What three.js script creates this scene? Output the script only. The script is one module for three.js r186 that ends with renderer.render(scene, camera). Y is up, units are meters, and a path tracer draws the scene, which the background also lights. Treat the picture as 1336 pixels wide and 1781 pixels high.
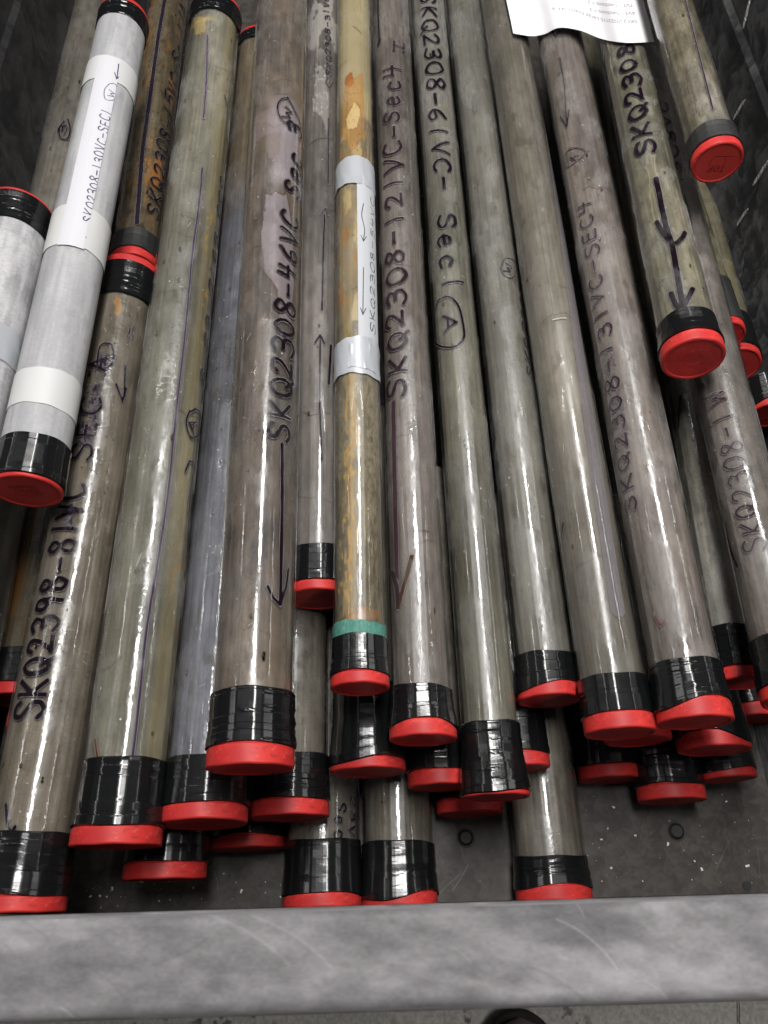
import * as THREE from 'three';
import { RoundedBoxGeometry } from 'three/addons/geometries/RoundedBoxGeometry.js';
import { mergeGeometries, toCreasedNormals } from 'three/addons/utils/BufferGeometryUtils.js';
import { RectAreaLightUniformsLib } from 'three/addons/lights/RectAreaLightUniformsLib.js';

// ---------------------------------------------------------------- camera, light, exposure
const scene = new THREE.Scene();
const EYE = 1.39, FPX = 1340, PW = 1336, PH = 1781;
const camera = new THREE.PerspectiveCamera(2 * Math.atan(PH / 2 / FPX) * 180 / Math.PI, 768 / 1024, 0.05, 40);
camera.position.set(0, EYE, 0);
camera.rotation.order = 'YXZ';
camera.rotation.set(-63 * Math.PI / 180, 0, -1.7 * Math.PI / 180);
camera.updateMatrixWorld(true);
camera.focus = 1.02;
camera.userData.fStop = 10;
scene.add(camera);
const renderer = new THREE.WebGLRenderer({ antialias: true });
renderer.toneMapping = THREE.LinearToneMapping;
renderer.toneMappingExposure = 1.2;
renderer.shadowMap.enabled = true;
RectAreaLightUniformsLib.init();
scene.background = new THREE.Color(0.012, 0.0118, 0.0116);   // the dim, even bounce of a large hall
const CEIL = 2.75;
const LAMPS = [            // x, z, width (x), length (z), strength
  [0.12, -0.62, 0.3, 0.85, 50],
  [-2.2, -1.2, 0.13, 2.2, 13],
  [2.7, -1.2, 0.13, 2.2, 13],
  [-0.1, -2.4, 3.2, 0.03, 34],
  [0.3, -1.65, 0.3, 0.85, 46],
  [1.4, 0.75, 0.36, 0.9, 14],
];

// ---------------------------------------------------------------- helpers
let seed = 7;
const rnd = () => { seed = (seed * 1664525 + 1013904223) >>> 0; return seed / 4294967296; };
const rr = (a, b) => a + (b - a) * rnd();
const hash = (x, y) => { let h = Math.imul(x, 374761393) ^ Math.imul(y, 668265263); h = Math.imul(h ^ (h >>> 13), 1274126177); return ((h ^ (h >>> 16)) >>> 0) / 4294967296; };
function noise(x, y) {
  const xi = Math.floor(x), yi = Math.floor(y), fx = x - xi, fy = y - yi;
  const u = fx * fx * (3 - 2 * fx), v = fy * fy * (3 - 2 * fy);
  const a = hash(xi, yi), b = hash(xi + 1, yi), c = hash(xi, yi + 1), d = hash(xi + 1, yi + 1);
  return a + (b - a) * u + (c - a) * v + (a - b - c + d) * u * v;
}
function fbm(x, y, o = 4) { let s = 0, a = 0.5, t = 0; for (let i = 0; i < o; i++) { s += a * noise(x, y); t += a; x = x * 2.03 + 17.3; y = y * 2.03 + 5.1; a *= 0.5; } return s / t; }
const clamp = (x, a = 0, b = 1) => Math.min(b, Math.max(a, x));
const smooth = (a, b, x) => { const t = clamp((x - a) / (b - a)); return t * t * (3 - 2 * t); };
const hex = (h) => [(h >> 16) & 255, (h >> 8) & 255, h & 255];
const mix3 = (a, b, t) => [a[0] + (b[0] - a[0]) * t, a[1] + (b[1] - a[1]) * t, a[2] + (b[2] - a[2]) * t];
const names = new Map();
function numbered(n) { const k = names.get(n) ?? 0; names.set(n, k + 1); return k ? `${n}_${String(k).padStart(3, '0')}` : n; }
function mesh(name, geo, mat, parent) { const m = new THREE.Mesh(geo, mat); m.name = name; m.castShadow = m.receiveShadow = true; parent.add(m); return m; }
function thing(name, label, category, group, kind) {
  const g = new THREE.Group(); g.name = numbered(name); g.userData = { label, category };
  if (group) g.userData.group = group;
  if (kind) g.userData.kind = kind;
  scene.add(g); return g;
}
// a photo pixel to a ray, and to the point where that ray meets a level plane H metres below the eye
function ray(px, py) { return new THREE.Vector3((px - PW / 2) / FPX, -(py - PH / 2) / FPX, -1).applyQuaternion(camera.quaternion).normalize(); }
function atDepth(px, py, H) { const d = ray(px, py); return d.multiplyScalar(-H / d.y).add(camera.position); }

function canvas(w, h, fill) { const c = document.createElement('canvas'); c.width = w; c.height = h; const x = c.getContext('2d'); if (fill) { x.fillStyle = fill; x.fillRect(0, 0, w, h); } return [c, x]; }
function ctex(c, srgb = true, rep) { const t = new THREE.CanvasTexture(c); if (srgb) t.colorSpace = THREE.SRGBColorSpace; t.wrapS = t.wrapT = THREE.RepeatWrapping; if (rep) t.repeat.set(...rep); return t; }
function pixels(w, h, f) {         // f(i, j) -> [r, g, b] 0..255
  const [c, x] = canvas(w, h), im = x.createImageData(w, h);
  for (let j = 0, k = 0; j < h; j++) for (let i = 0; i < w; i++, k += 4) { const p = f(i, j); im.data[k] = p[0]; im.data[k + 1] = p[1]; im.data[k + 2] = p[2]; im.data[k + 3] = 255; }
  x.putImageData(im, 0, 0); return [c, x];
}
const grey = (v) => [v, v, v];

// surface of revolution about -z: rows of (s, r); radial change and end shift may depend on the angle (0 = top, + = right)
function revolve(rows, n, bend, crease = 0.7, L = 1) {
  const pos = [], uv = [], idx = [];
  rows.forEach((row, j) => {
    for (let i = 0; i <= n; i++) {
      const th = (i / n - 0.5) * 2 * Math.PI, thw = i === n ? -Math.PI : th;
      let s = row[0], r = row[1];
      if (bend) [s, r] = bend(thw, s, r, j);
      pos.push(r * Math.sin(th), r * Math.cos(th), -s); uv.push(i / n, s / L);
    }
  });
  for (let j = 0; j + 1 < rows.length; j++) for (let i = 0; i < n; i++) {
    const a = j * (n + 1) + i, b = a + 1, c = a + n + 1, d = c + 1;
    idx.push(a, b, c, b, d, c);
  }
  const g = new THREE.BufferGeometry();
  g.setAttribute('position', new THREE.Float32BufferAttribute(pos, 3));
  g.setAttribute('uv', new THREE.Float32BufferAttribute(uv, 2));
  g.setIndex(idx); g.computeVertexNormals();
  return crease ? toCreasedNormals(g, crease) : g;
}

// ---------------------------------------------------------------- shared materials
const noiseBump = (w, h, f) => ctex(pixels(w, h, f)[0], false);
const wavyBump = noiseBump(256, 512, (i, j) => grey(255 * (0.45 * fbm(i / 30, j / 60, 2) + 0.37 * fbm(i / 18, j / 13, 3) + 0.18 * fbm(i / 5, j / 5, 2))));
wavyBump.repeat.set(2, 3);
const tapeBump = noiseBump(256, 256, (i, j) => grey(255 * clamp(0.5 * fbm(i / 26, j / 10, 3) + 0.5 * fbm(i / 9, j / 3, 3))));
const capMap = (() => {     // moulded vinyl: faded patches, grey scuffs, specks of dried mud
  const [c, x] = pixels(512, 256, (i, j) => { const n = fbm(i / 60, j / 40, 4), d = fbm(i / 7 + 9, j / 4, 4), q = fbm(i / 2, j / 2, 2); let p = mix3([188, 48, 44], [164, 38, 38], smooth(0.3, 0.7, n)); p = mix3(p, [206, 104, 94], smooth(0.6, 0.8, d) * 0.4); return mix3(p, [110, 44, 40], smooth(0.62, 0.8, fbm(i / 14 + 70, j / 9, 4)) * 0.45 + 0.1 * (q - 0.5)); });
  for (let k = 0; k < 260; k++) { x.strokeStyle = rnd() < 0.5 ? `rgba(80,40,36,${rr(0.1, 0.5)})` : `rgba(226,150,140,${rr(0.05, 0.3)})`; x.lineWidth = rr(0.4, 1.4); const X = rr(0, 512), Y = rr(0, 256); x.beginPath(); x.moveTo(X, Y); x.lineTo(X + rr(-14, 14), Y + rr(-4, 4)); x.stroke(); }
  for (let k = 0; k < 120; k++) { x.fillStyle = `rgba(92,80,66,${rr(0.2, 0.7)})`; x.beginPath(); x.ellipse(rr(0, 512), rr(0, 256), rr(0.5, 2.5), rr(0.4, 1.6), rr(0, 3), 0, 7); x.fill(); }
  return ctex(c);
})();
const mudBump = wavyBump.clone(); mudBump.repeat.set(3, 10);
const M = {
  red: new THREE.MeshPhysicalMaterial({ map: capMap, roughness: 0.5, specularIntensity: 0.6 }),
  tape: new THREE.MeshPhysicalMaterial({ color: 0x101112, roughness: 0.2, bumpMap: tapeBump, bumpScale: 0.00005 }),
  rubber: new THREE.MeshPhysicalMaterial({ color: 0x1b1b1b, roughness: 0.62 }),
};

// ---------------------------------------------------------------- the hall's strip lights (mirrored in the glossy tubes)
const housingMat = new THREE.MeshStandardMaterial({ color: 0xb9b9b4, roughness: 0.6 });
LAMPS.forEach(([x, z, w, d, k], i) => {
  const t = thing('ceiling_light', i < 3 ? ['white ceiling light panel above the front half of the bin', 'white ceiling light panel over the aisle beyond the dark tube wall', 'white ceiling light panel over the aisle beyond the bin wall with white scrapes'][i]
    : ['slim fluorescent strip crossing above the tube stack', 'white ceiling light panel above the far half of the bin', 'white ceiling light panel over the concrete aisle by the front wall'][i - 3], 'ceiling light');
  t.position.set(x, CEIL, z);
  const h = new THREE.BoxGeometry(w + 0.05, 0.06, d + 0.05); h.translate(0, 0.035, 0);
  mesh('housing', h, housingMat, t);
  const g = new THREE.BoxGeometry(w, 0.012, d); g.translate(0, -0.004, 0);
  mesh('diffuser', g, new THREE.MeshStandardMaterial({ color: 0xffffff, emissive: 0xfffdfb, emissiveIntensity: 2 }), t);
  const l = new THREE.RectAreaLight(0xfffdfb, k, w, d);
  l.name = 'ceiling_light_glow'; l.position.set(x, CEIL - 0.014, z); l.rotation.x = -Math.PI / 2; scene.add(l);
});

// ---------------------------------------------------------------- concrete ground and the bin
const concrete = ctex(pixels(1024, 1024, (i, j) => {
  const n = fbm(i / 90, j / 90, 5), g = fbm(i / 3.1, j / 3.1, 2), s = fbm(i / 14 + 40, j / 14, 4);
  let v = 205 + 26 * (n - 0.5) + 52 * (g - 0.5);
  v -= 80 * smooth(0.66, 0.74, s) * smooth(0.4, 0.7, fbm(i / 60, j / 60 + 30, 2));
  return [v, v * 0.985, v * 0.95];
})[0], true, [5, 5]);
{
  const g = new THREE.PlaneGeometry(6, 6); g.rotateX(-Math.PI / 2);
  const ground = mesh('ground', g, new THREE.MeshStandardMaterial({ map: concrete, roughness: 0.85 }), scene);
  ground.userData = { kind: 'structure', label: 'pale speckled concrete floor below the storage bin' };
  // the hairline crack beside the bin: a thin dark groove
  const pts = [[0.452, 0.02], [0.45, 0.1], [0.456, 0.14], [0.449, 0.17], [0.452, 0.2], [0.446, 0.26], [0.45, 0.34]], p = [], ix = [];
  pts.forEach(([x, z], k) => { x += 0.062; const w = 0.0005 + 0.0003 * (k % 2); p.push(x - w, 0.004, z, x + w, 0.004, z); if (k) ix.push(2 * k - 2, 2 * k, 2 * k - 1, 2 * k - 1, 2 * k, 2 * k + 1); });
  const cg = new THREE.BufferGeometry(); cg.setAttribute('position', new THREE.Float32BufferAttribute(p, 3)); cg.setIndex(ix); cg.computeVertexNormals();
  mesh('crack', cg, new THREE.MeshStandardMaterial({ color: 0x2c2a27, roughness: 1 }), ground);
}
const FLOOR = EYE - 1.24, RIM = EYE - 0.62, WX = 0.69, FAR = -2.7;
// scuffed polyethylene: grey bloom of scrapes on a black body
function scuffTex(w, h, base, light, amount, scale, streaks) {
  const [c, x] = pixels(w, h, (i, j) => {
    const q = fbm(i / scale + 3, j / scale, 5), wv = fbm(i / (scale * 0.3) + 2 * q * 5, j / (scale * 0.42), 4), f = fbm(i / 3, j / 2, 2);
    return mix3(base, light, clamp(amount * smooth(0.3, 0.72, 0.55 * q + 0.45 * wv) + 0.12 * (f - 0.5)));
  });
  for (let k = 0; k < streaks; k++) {
    const X = rr(0, w), Y = rr(0, h), a = rr(0.5, 2.2), l = rr(4, 60);
    x.strokeStyle = `rgba(210,208,205,${rr(0.04, 0.3)})`; x.lineWidth = rr(0.4, 1.6);
    x.beginPath(); x.moveTo(X, Y); x.quadraticCurveTo(X + Math.cos(a) * l * 0.5 + rr(-4, 4), Y + Math.sin(a) * l * 0.5, X + Math.cos(a) * l, Y + Math.sin(a) * l); x.stroke();
  }
  return [c, x];
}
function rimTex() {   // worn grey plastic: soft rubbed patches, faint smears, fine pits
  const [c, x] = pixels(2048, 512, (i, j) => {
    const u = i / 2, q = fbm(u / 70 + 9, j / 90, 4), d = fbm((u + j) / 26, (j - u) / 90 + 4, 4), f = fbm(u / 8, j / 8, 4), g = fbm(u / 1.5, j / 1.5, 2);
    const w2 = smooth(0.45, 0.75, fbm((u * 0.8 + j) / 34 + 3 * q, (j - 0.6 * u) / 60 + 40, 5)), h2 = fbm((u * 0.9 + j) / 14 + 7, (j - 0.7 * u) / 20, 4), v = 100 + 36 * (q - 0.5) + 28 * (d - 0.5) + 22 * w2 + 30 * (f - 0.5) + 20 * (h2 - 0.5) + 14 * (g - 0.5); return [v, v * 0.985, v * 1.0];
  });
  for (let k = 0; k < 420; k++) { const X = rr(0, 2048), Y = rr(0, 512), l = rr(8, 70), a = rr(-0.9, 0.5); x.strokeStyle = rnd() < 0.6 ? `rgba(205,203,206,${rr(0.03, 0.2)})` : `rgba(44,42,46,${rr(0.03, 0.14)})`; x.lineWidth = rr(0.6, 2.2); x.lineCap = 'round'; x.beginPath(); x.moveTo(X, Y); x.quadraticCurveTo(X + l * 0.5, Y + Math.sin(a) * l * 0.3, X + l * Math.cos(a), Y + l * Math.sin(a)); x.stroke(); }
  return [c, x];
}
const rimMat = new THREE.MeshPhysicalMaterial({ map: ctex(rimTex()[0]), roughness: 0.62, specularIntensity: 0.5 });
const wallMat = new THREE.MeshPhysicalMaterial({ map: ctex(scuffTex(1024, 1024, [24, 24, 25], [84, 83, 82], 0.36, 50, 160)[0]), roughness: 0.55, specularIntensity: 0.5 });
const rightWallMat = (() => {
  const [c, x] = scuffTex(1024, 1024, [30, 30, 31], [104, 103, 102], 0.5, 46, 150);
  return new THREE.MeshPhysicalMaterial({ map: ctex(c), roughness: 0.6, specularIntensity: 0.4 });
})();
const floorMat = (() => {
  const [c, x] = scuffTex(1024, 1024, [56, 53, 50], [96, 92, 87], 0.5, 16, 260);
  for (let k = 0; k < 420; k++) { x.fillStyle = `rgba(225,224,220,${rr(0.08, 0.7)})`; const r = rr(0.3, 1.5); x.beginPath(); x.ellipse(rr(0, 1024), rr(0, 1024), r, r * rr(0.5, 2), rr(0, 3), 0, 7); x.fill(); }
  return new THREE.MeshPhysicalMaterial({ map: ctex(c), roughness: 0.5, specularIntensity: 0.4 });
})();
function uvBox(g, s = 1) {    // box uv in metres by dominant axis
  const p = g.attributes.position, n = g.attributes.normal, u = new Float32Array(p.count * 2);
  for (let i = 0; i < p.count; i++) {
    const ax = Math.abs(n.getX(i)), ay = Math.abs(n.getY(i)), az = Math.abs(n.getZ(i));
    const [a, b] = ay >= ax && ay >= az ? [p.getX(i), p.getZ(i)] : ax >= az ? [p.getZ(i), p.getY(i)] : [p.getX(i), p.getY(i)];
    u[2 * i] = a * s; u[2 * i + 1] = b * s;
  }
  g.setAttribute('uv', new THREE.BufferAttribute(u, 2)); return g;
}
const bin = thing('storage_bin', 'scuffed black plastic bulk bin full of core tubes, on concrete floor', 'bin');
{
  const rb = (w, h, d, x, y, z, r = 0.01) => { const g = new RoundedBoxGeometry(w, h, d, 3, r); g.translate(x, y, z); return uvBox(g); };
  const T = 0.066, H0 = 0.06;
  mesh('front_wall', rb(2 * WX + 0.4, RIM - 0.031 - H0, T - 0.006, 0, (RIM - 0.031 + H0) / 2, T / 2), wallMat, bin);
  { const g = rb(2 * WX + 0.4, 0.03, T, 0, RIM - 0.015, T / 2), u = g.attributes.uv; for (let i = 0; i < u.count; i++) u.setXY(i, u.getX(i) * 0.5 + 0.5, u.getY(i) * 2 + 0.2); mesh('front_rim', g, rimMat, bin); }
  mesh('back_wall', rb(2 * WX + 0.4, RIM - H0, T, 0, (RIM + H0) / 2, FAR - T / 2), wallMat, bin);
  // side walls: upright above, leaning in to the floor below, with a moulded step along them
  for (const sd of [-1, 1]) {
    const sh = new THREE.Shape();
    const prof = [[0.56, FLOOR - 0.01], [0.6, FLOOR + 0.03], [WX - 0.014, FLOOR + 0.16], [WX - 0.008, EYE - 0.885], [WX, EYE - 0.875], [WX + 0.004, RIM - 0.01], [WX + 0.012, RIM], [WX + 0.066, RIM], [WX + 0.07, RIM - 0.01], [WX + 0.07, FLOOR - 0.01]];
    prof.forEach(([a, b], k) => (k ? sh.lineTo(a * sd, b) : sh.moveTo(a * sd, b)));
    const g = new THREE.ExtrudeGeometry(sh, { depth: -FAR - 0.004, bevelEnabled: false });
    g.translate(0, 0, FAR + 0.002);
    const gg = toCreasedNormals(g, 0.5);
    mesh('side_wall', uvBox(gg), sd > 0 ? rightWallMat : wallMat, bin);
  }
  { // moulded upright seam on the side wall with the white scrapes
    const g = new THREE.BoxGeometry(0.006, 0.4, 0.02); g.translate(WX - 0.006, EYE - 0.87, -1.62);
    mesh('wall_rib', uvBox(g), rightWallMat, bin);
  }
  const fl = new THREE.BoxGeometry(2 * 0.57, 0.03, -FAR - 0.002); fl.translate(0, FLOOR - 0.015, FAR / 2);
  const floorPart = mesh('bin_floor', uvBox(fl), floorMat, bin);
  for (const [x, z] of [[-0.6, -0.2], [0.6, -0.2], [-0.6, -2.5], [0.6, -2.5]]) { const g = new RoundedBoxGeometry(0.14, 0.13, 0.16, 2, 0.01); g.translate(x, 0.0651, z); mesh('foot', uvBox(g), rimMat, bin); }
  const bolt = revolve([[0, 0.0001], [0, 0.008], [0.003, 0.011], [0.005, 0.0112]], 24, null, 0.5); bolt.rotateX(-Math.PI / 2); bolt.translate(0, 0.005, 0);
  const ringG = new THREE.TorusGeometry(0.0125, 0.0012, 8, 24); ringG.rotateX(Math.PI / 2);
  for (const [px, py] of [[810, 1457], [1176, 1446]]) { const p = atDepth(px, py, 1.24); const b = mesh('bolt', bolt, M.rubber, floorPart); b.position.copy(p); const r = mesh('washer', ringG, floorMat, floorPart); r.position.copy(p); }
  { const p = atDepth(1299, 1541, 1.24), g = new THREE.CylinderGeometry(0.006, 0.006, 0.002, 20); const h = mesh('drain_plug', g, M.rubber, floorPart); h.position.copy(p).add(new THREE.Vector3(0, 0.0008, 0)); }
  // loose white chips lying on the bin floor
  const chip = new THREE.TetrahedronGeometry(1, 0), list = [];
  for (let k = 0; k < 64; k++) {
    const left = rnd() < 0.35, p = left ? atDepth(rr(130, 490), rr(1530, 1568), 1.2385) : atDepth(rr(1020, 1310), rr(1380, 1562), 1.2385);
    const s = 0.0005 + 0.0022 * Math.pow(rnd(), 5), g = chip.clone(); g.scale(s, s * 0.5, s * rr(0.7, 2.2)); g.rotateY(rr(0, 6)); g.translate(p.x, p.y, p.z); list.push(g);
  }
  const chips = mesh('white_chips', mergeGeometries(list), new THREE.MeshStandardMaterial({ color: 0xdedcd6, roughness: 0.7 }), scene);
  chips.userData = { kind: 'stuff', label: 'tiny white plastic chips strewn on dark bin floor', category: 'debris' };
  // pale scrape gouges on the wall beside the tube capped TOP
  const gl = [];
  for (const [px, py, w, l, tl] of [[1287, 190, 0.007, 0.05, -0.2], [1325, 300, 0.008, 0.06, -0.15], [1292, 378, 0.006, 0.045, -0.15], [1300, 22, 0.005, 0.05, 0.4]]) {
    const d = ray(px, py), t = (WX - 0.016) / d.x, p = d.multiplyScalar(t).add(camera.position);
    const sh = new THREE.Shape(); const n = 16;
    for (let k = 0; k < n; k++) { const a = k / n * 6.283, q = 1 + 0.35 * (hash(k, px) - 0.5); const X = Math.cos(a) * w * 0.5 * q, Y = Math.sin(a) * l * 0.5 * q; k ? sh.lineTo(X, Y) : sh.moveTo(X, Y); }
    const g = new THREE.ExtrudeGeometry(sh, { depth: 0.002, bevelEnabled: false }); g.rotateZ(tl); g.rotateY(-Math.PI / 2); g.translate(p.x, p.y, p.z); gl.push(g);
  }
  gl.forEach((g) => mesh('scrape', g, scrapeMat(), bin));
}
function scrapeMat() { return (scrapeMat.m ??= new THREE.MeshStandardMaterial({ map: ctex(pixels(64, 64, (i, j) => mix3([90, 90, 88], [190, 189, 186], smooth(0.35, 0.65, fbm(i / 6, j / 6, 3))))[0], true, [40, 40]), roughness: 0.9 })); }

// ---------------------------------------------------------------- handwriting: strokes in a 0..0.6 x 0..1 box; ~ marks curved strokes
const G = {
  S: ['~.56,.84 .42,.99 .14,.95 .08,.72 .3,.54 .52,.38 .5,.12 .24,0 .02,.14'], K: ['.08,1 .05,0', '.55,.98 .1,.45 .56,.02'],
  Q: ['~.3,1 .06,.8 .04,.3 .26,.02 .52,.2 .56,.7 .36,1 .2,.95', '.34,.3 .62,-.1'], 2: ['~.06,.8 .2,1 .48,.95 .5,.66 .24,.26 .02,.02', '.02,.03 .58,.06'],
  3: ['~.06,.9 .3,1.02 .52,.84 .4,.58 .2,.54', '~.2,.54 .5,.5 .56,.2 .34,-.02 .02,.12'], 0: ['~.3,1 .06,.8 .04,.25 .28,0 .52,.22 .54,.75 .34,1 .22,.98'],
  8: ['~.5,.88 .26,1.02 .08,.8 .28,.54 .52,.3 .36,0 .08,.1 .1,.36 .36,.58 .52,.8 .48,.92'], 9: ['~.5,.7 .3,.5 .08,.66 .2,.98 .46,.94 .5,.6 .42,0'],
  1: ['.28,1 .26,0'], 4: ['.1,1 .06,.48 .56,.5', '.44,.95 .4,0'], 5: ['.54,.98 .12,.96 .1,.58', '~.1,.58 .4,.64 .56,.38 .44,.04 .06,.06'],
  6: ['~.46,1 .16,.66 .06,.24 .28,0 .52,.16 .44,.44 .12,.36'], V: ['.02,.98 .28,0 .58,1'], C: ['~.56,.88 .34,1 .08,.76 .06,.24 .3,0 .56,.12'],
  E: ['.5,1 .08,.98 .06,.02 .54,0', '.07,.52 .44,.52'], e: ['~.06,.34 .46,.4 .4,.62 .16,.6 .06,.3 .24,.02 .52,.14'], c: ['~.48,.54 .26,.64 .08,.36 .2,.04 .5,.1'],
  '-': ['.06,.46 .54,.48'], A: ['.02,0 .3,1 .58,0', '.12,.36 .48,.38'], W: ['.0,1 .14,0 .3,.66 .46,0 .6,1'], M: ['.02,0 .1,1 .3,.4 .5,1 .58,0'],
  T: ['0,1 .6,.98', '.3,.98 .28,0'], O: ['~.3,1 .04,.72 .06,.2 .3,0 .56,.26 .54,.76 .3,1'], P: ['.1,1 .08,0', '~.08,.98 .46,1 .56,.74 .4,.52 .09,.5'],
  '/': ['.5,1.15 .06,-.15'], I: ['.3,1 .3,0', '.1,1 .5,1', '.1,0 .5,0'], '.': ['.26,.02 .3,.04'], ' ': [],
};
function strokePts(str) {
  const curved = str[0] === '~', p = (curved ? str.slice(1) : str).split(' ').map((q) => q.split(',').map(Number));
  if (!curved) return p;
  const v = p.map(([x, y]) => new THREE.Vector3(x, y, 0));
  return new THREE.CatmullRomCurve3(v, false, 'centripetal').getPoints(p.length * 5).map((q) => [q.x, q.y]);
}
// ink drawn on a surface whose coordinates are metres: a (across) and s (along)
class Pen {
  constructor(ctxs) { this.ctxs = ctxs; }   // [[ctx, pxPerA, pxPerS, originA(px), height(px), style or null]]
  line(pts, w, color, alpha = 1, curved = false) {
    if (curved && pts.length > 2) pts = new THREE.CatmullRomCurve3(pts.map(([a, s]) => new THREE.Vector3(a, s, 0)), false, 'centripetal').getPoints(pts.length * 6).map((q) => [q.x, q.y]);
    for (const [x, ka, ks, oa, h, fixed] of this.ctxs) {
      x.save(); x.translate(oa, h); x.scale(ka, -ks); x.lineCap = 'round'; x.lineJoin = 'round'; x.lineWidth = w; x.globalAlpha = fixed ? alpha : Math.min(1, alpha * 2.2); x.strokeStyle = fixed ?? color;
      x.beginPath(); pts.forEach(([a, s], k) => (k ? x.lineTo(a, s) : x.moveTo(a, s))); if (pts.length === 1) x.lineTo(pts[0][0] + 1e-4, pts[0][1]); x.stroke(); x.restore();
    }
  }
  // letters stand across the surface; up = +1 reads towards +s (tops to the left), -1 towards -s (tops to the right)
  text(str, A, B, size, w, color, alpha = 1, fit = true) {
    const dx = B[0] - A[0], dy = B[1] - A[1], len = Math.hypot(dx, dy), ux = dx / len, uy = dy / len, vx = -uy, vy = ux;
    const step = len / str.length, gw = fit ? step * 0.74 / 0.6 : size;
    [...str].forEach((ch, k) => {
      const jx = rr(-0.08, 0.08) * size, tilt = rr(-0.1, 0.1), sc = rr(0.9, 1.1), small = /[ec]/.test(ch) ? 1.15 : 1;
      for (const st of G[ch] ?? []) {
        const p = strokePts(st).map(([gx, gy]) => {
          const X = k * step + (gx + (gy - 0.5) * tilt) * gw * sc, Y = (gy - 0.5) * size * sc * small + jx;
          return [A[0] + ux * X + vx * Y, A[1] + uy * X + vy * Y];
        });
        this.line(p, w * rr(0.9, 1.1), color, alpha);
        if (alpha > 0.8) this.line(p.slice(0, Math.ceil(p.length / 2)), w * 1.12, color, 0.5);
      }
    });
  }
}

// ---------------------------------------------------------------- core tubes
const tubes = [];
function frame(t) {
  const R = t.D / 2, A = atDepth(t.a[0], t.a[1], t.H), B = atDepth(t.b[0], t.b[1], t.Hb ?? t.H);
  if (A.z < B.z) { const q = A.clone(); A.copy(B); B.copy(q); }
  const dir = B.clone().sub(A).normalize();
  const zAt = (py) => atDepth(t.a[0], py, t.H - R).z;
  const on = (z) => A.clone().addScaledVector(dir, (z - A.z) / dir.z);
  t.near = on(zAt(t.lip)); t.far = on(Math.max(FAR + 0.05, zAt(t.end)));
  t.dir = dir; t.R = R; t.L = t.near.distanceTo(t.far);
}
// where a photo pixel lands on a tube: [arc metres from the top (+ right), metres from the near end]
function onTube(t, px, py) {
  const d = ray(px, py), o = camera.position.clone().sub(t.near), ax = t.dir;
  const dp = d.clone().addScaledVector(ax, -d.dot(ax)), op = o.clone().addScaledVector(ax, -o.dot(ax));
  const a = dp.dot(dp), b = dp.dot(op), c = op.dot(op) - t.R * t.R, disc = b * b - a * c;
  const k = disc > 0 ? (-b - Math.sqrt(disc)) / a : -b / a;
  const p = o.addScaledVector(d, k), s = p.dot(ax), q = p.addScaledVector(ax, -s);
  const right = new THREE.Vector3().crossVectors(ax, new THREE.Vector3(0, 1, 0)).normalize(), up = new THREE.Vector3().crossVectors(right, ax);
  return [Math.atan2(q.dot(right), q.dot(up)) * t.R, s];
}
// sediment: streaked mud seen through the wall
function coreTexture(t) {
  if (!t.fine && coreTexture.kept?.has(t.core)) return coreTexture.kept.get(t.core);
  const o = t.core, w = t.fine ? 256 : 128, h = t.fine ? 1024 : 512, off = t.id * 37.7, per = 2 * Math.PI * t.R;
  const c1 = hex(o.c1), c2 = hex(o.c2 ?? o.c1), c3 = hex(o.c3 ?? 0x3b352c);
  const [c, x] = pixels(w, h, (i, j) => {
    const a = (i / w - 0.5) * per, s = (1 - j / h) * t.L;
    const wob = fbm(a * 14 + off, s * 5, 3);
    let k = smooth(0.3, 0.7, fbm(a * 22 + off, s * 4 + wob * 1.5, 4));
    if (o.grad) k = smooth(o.grad[0], o.grad[1], s + 0.05 * (wob - 0.5));
    let p = mix3(c1, c2, k);
    const st = fbm(a * 420 + off, s * 7 + off, 3) - 0.5, gr = fbm(a * 900 + off, s * 900, 2) - 0.5, sm = fbm(a * 90 + off, s * 40, 3) - 0.5;
    const lg = fbm(a * 9 + off, s * 3.1 + off, 3) - 0.5, f = (1 + 0.26 * st * (o.streak ?? 1) + 0.16 * gr + 0.34 * sm * (o.mottle ?? 1) + 0.5 * lg) * 0.7;
    p = [p[0] * f, p[1] * f, p[2] * f];
    const bl = smooth(0.66, 0.78, fbm(a * 60 + off + 50, s * 26, 4)) * (o.blotch ?? 0.35);
    p = mix3(p, c3, bl);
    if (o.fx) p = o.fx(p, a, s, off);
    return p;
  });
  const X = (a) => (a / per + 0.5) * w, Y = (s) => (1 - s / t.L) * h;
  for (let k = 0; k < (o.cracks ?? 4); k++) {     // drying cracks across the mud
    let a = rr(-0.25, 0.1) * per, s = rr(0.08, 0.95) * t.L; const n = 4 + Math.floor(rnd() * 6), al = rnd() < 0.35;
    x.strokeStyle = `rgba(40,34,28,${rr(0.35, 0.8)})`; x.lineWidth = rr(0.5, 1.2); x.beginPath(); x.moveTo(X(a), Y(s));
    for (let q = 0; q < n; q++) { a += al ? rr(-0.004, 0.004) : rr(0.003, 0.012); s += al ? rr(0.004, 0.02) : rr(-0.006, 0.006); x.lineTo(X(a), Y(s)); } x.stroke();
  }
  for (let k = 0; k < (o.specks ?? 30); k++) { x.fillStyle = `rgba(45,38,30,${rr(0.2, 0.6)})`; x.beginPath(); x.ellipse(X(rr(-0.3, 0.3) * per), Y(rr(0.05, 1) * t.L), rr(0.4, 1.4), rr(0.5, 2.4), rr(0, 3), 0, 7); x.fill(); }
  o.draw?.(x, (px, py) => { const [a, s] = onTube(t, px, py); return [X(a), Y(s)]; }, Math.max(w / per, h / t.L) / 640);
  const made = ctex(c); (coreTexture.kept ??= new Map()).set(o, made); return made;
}
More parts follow.
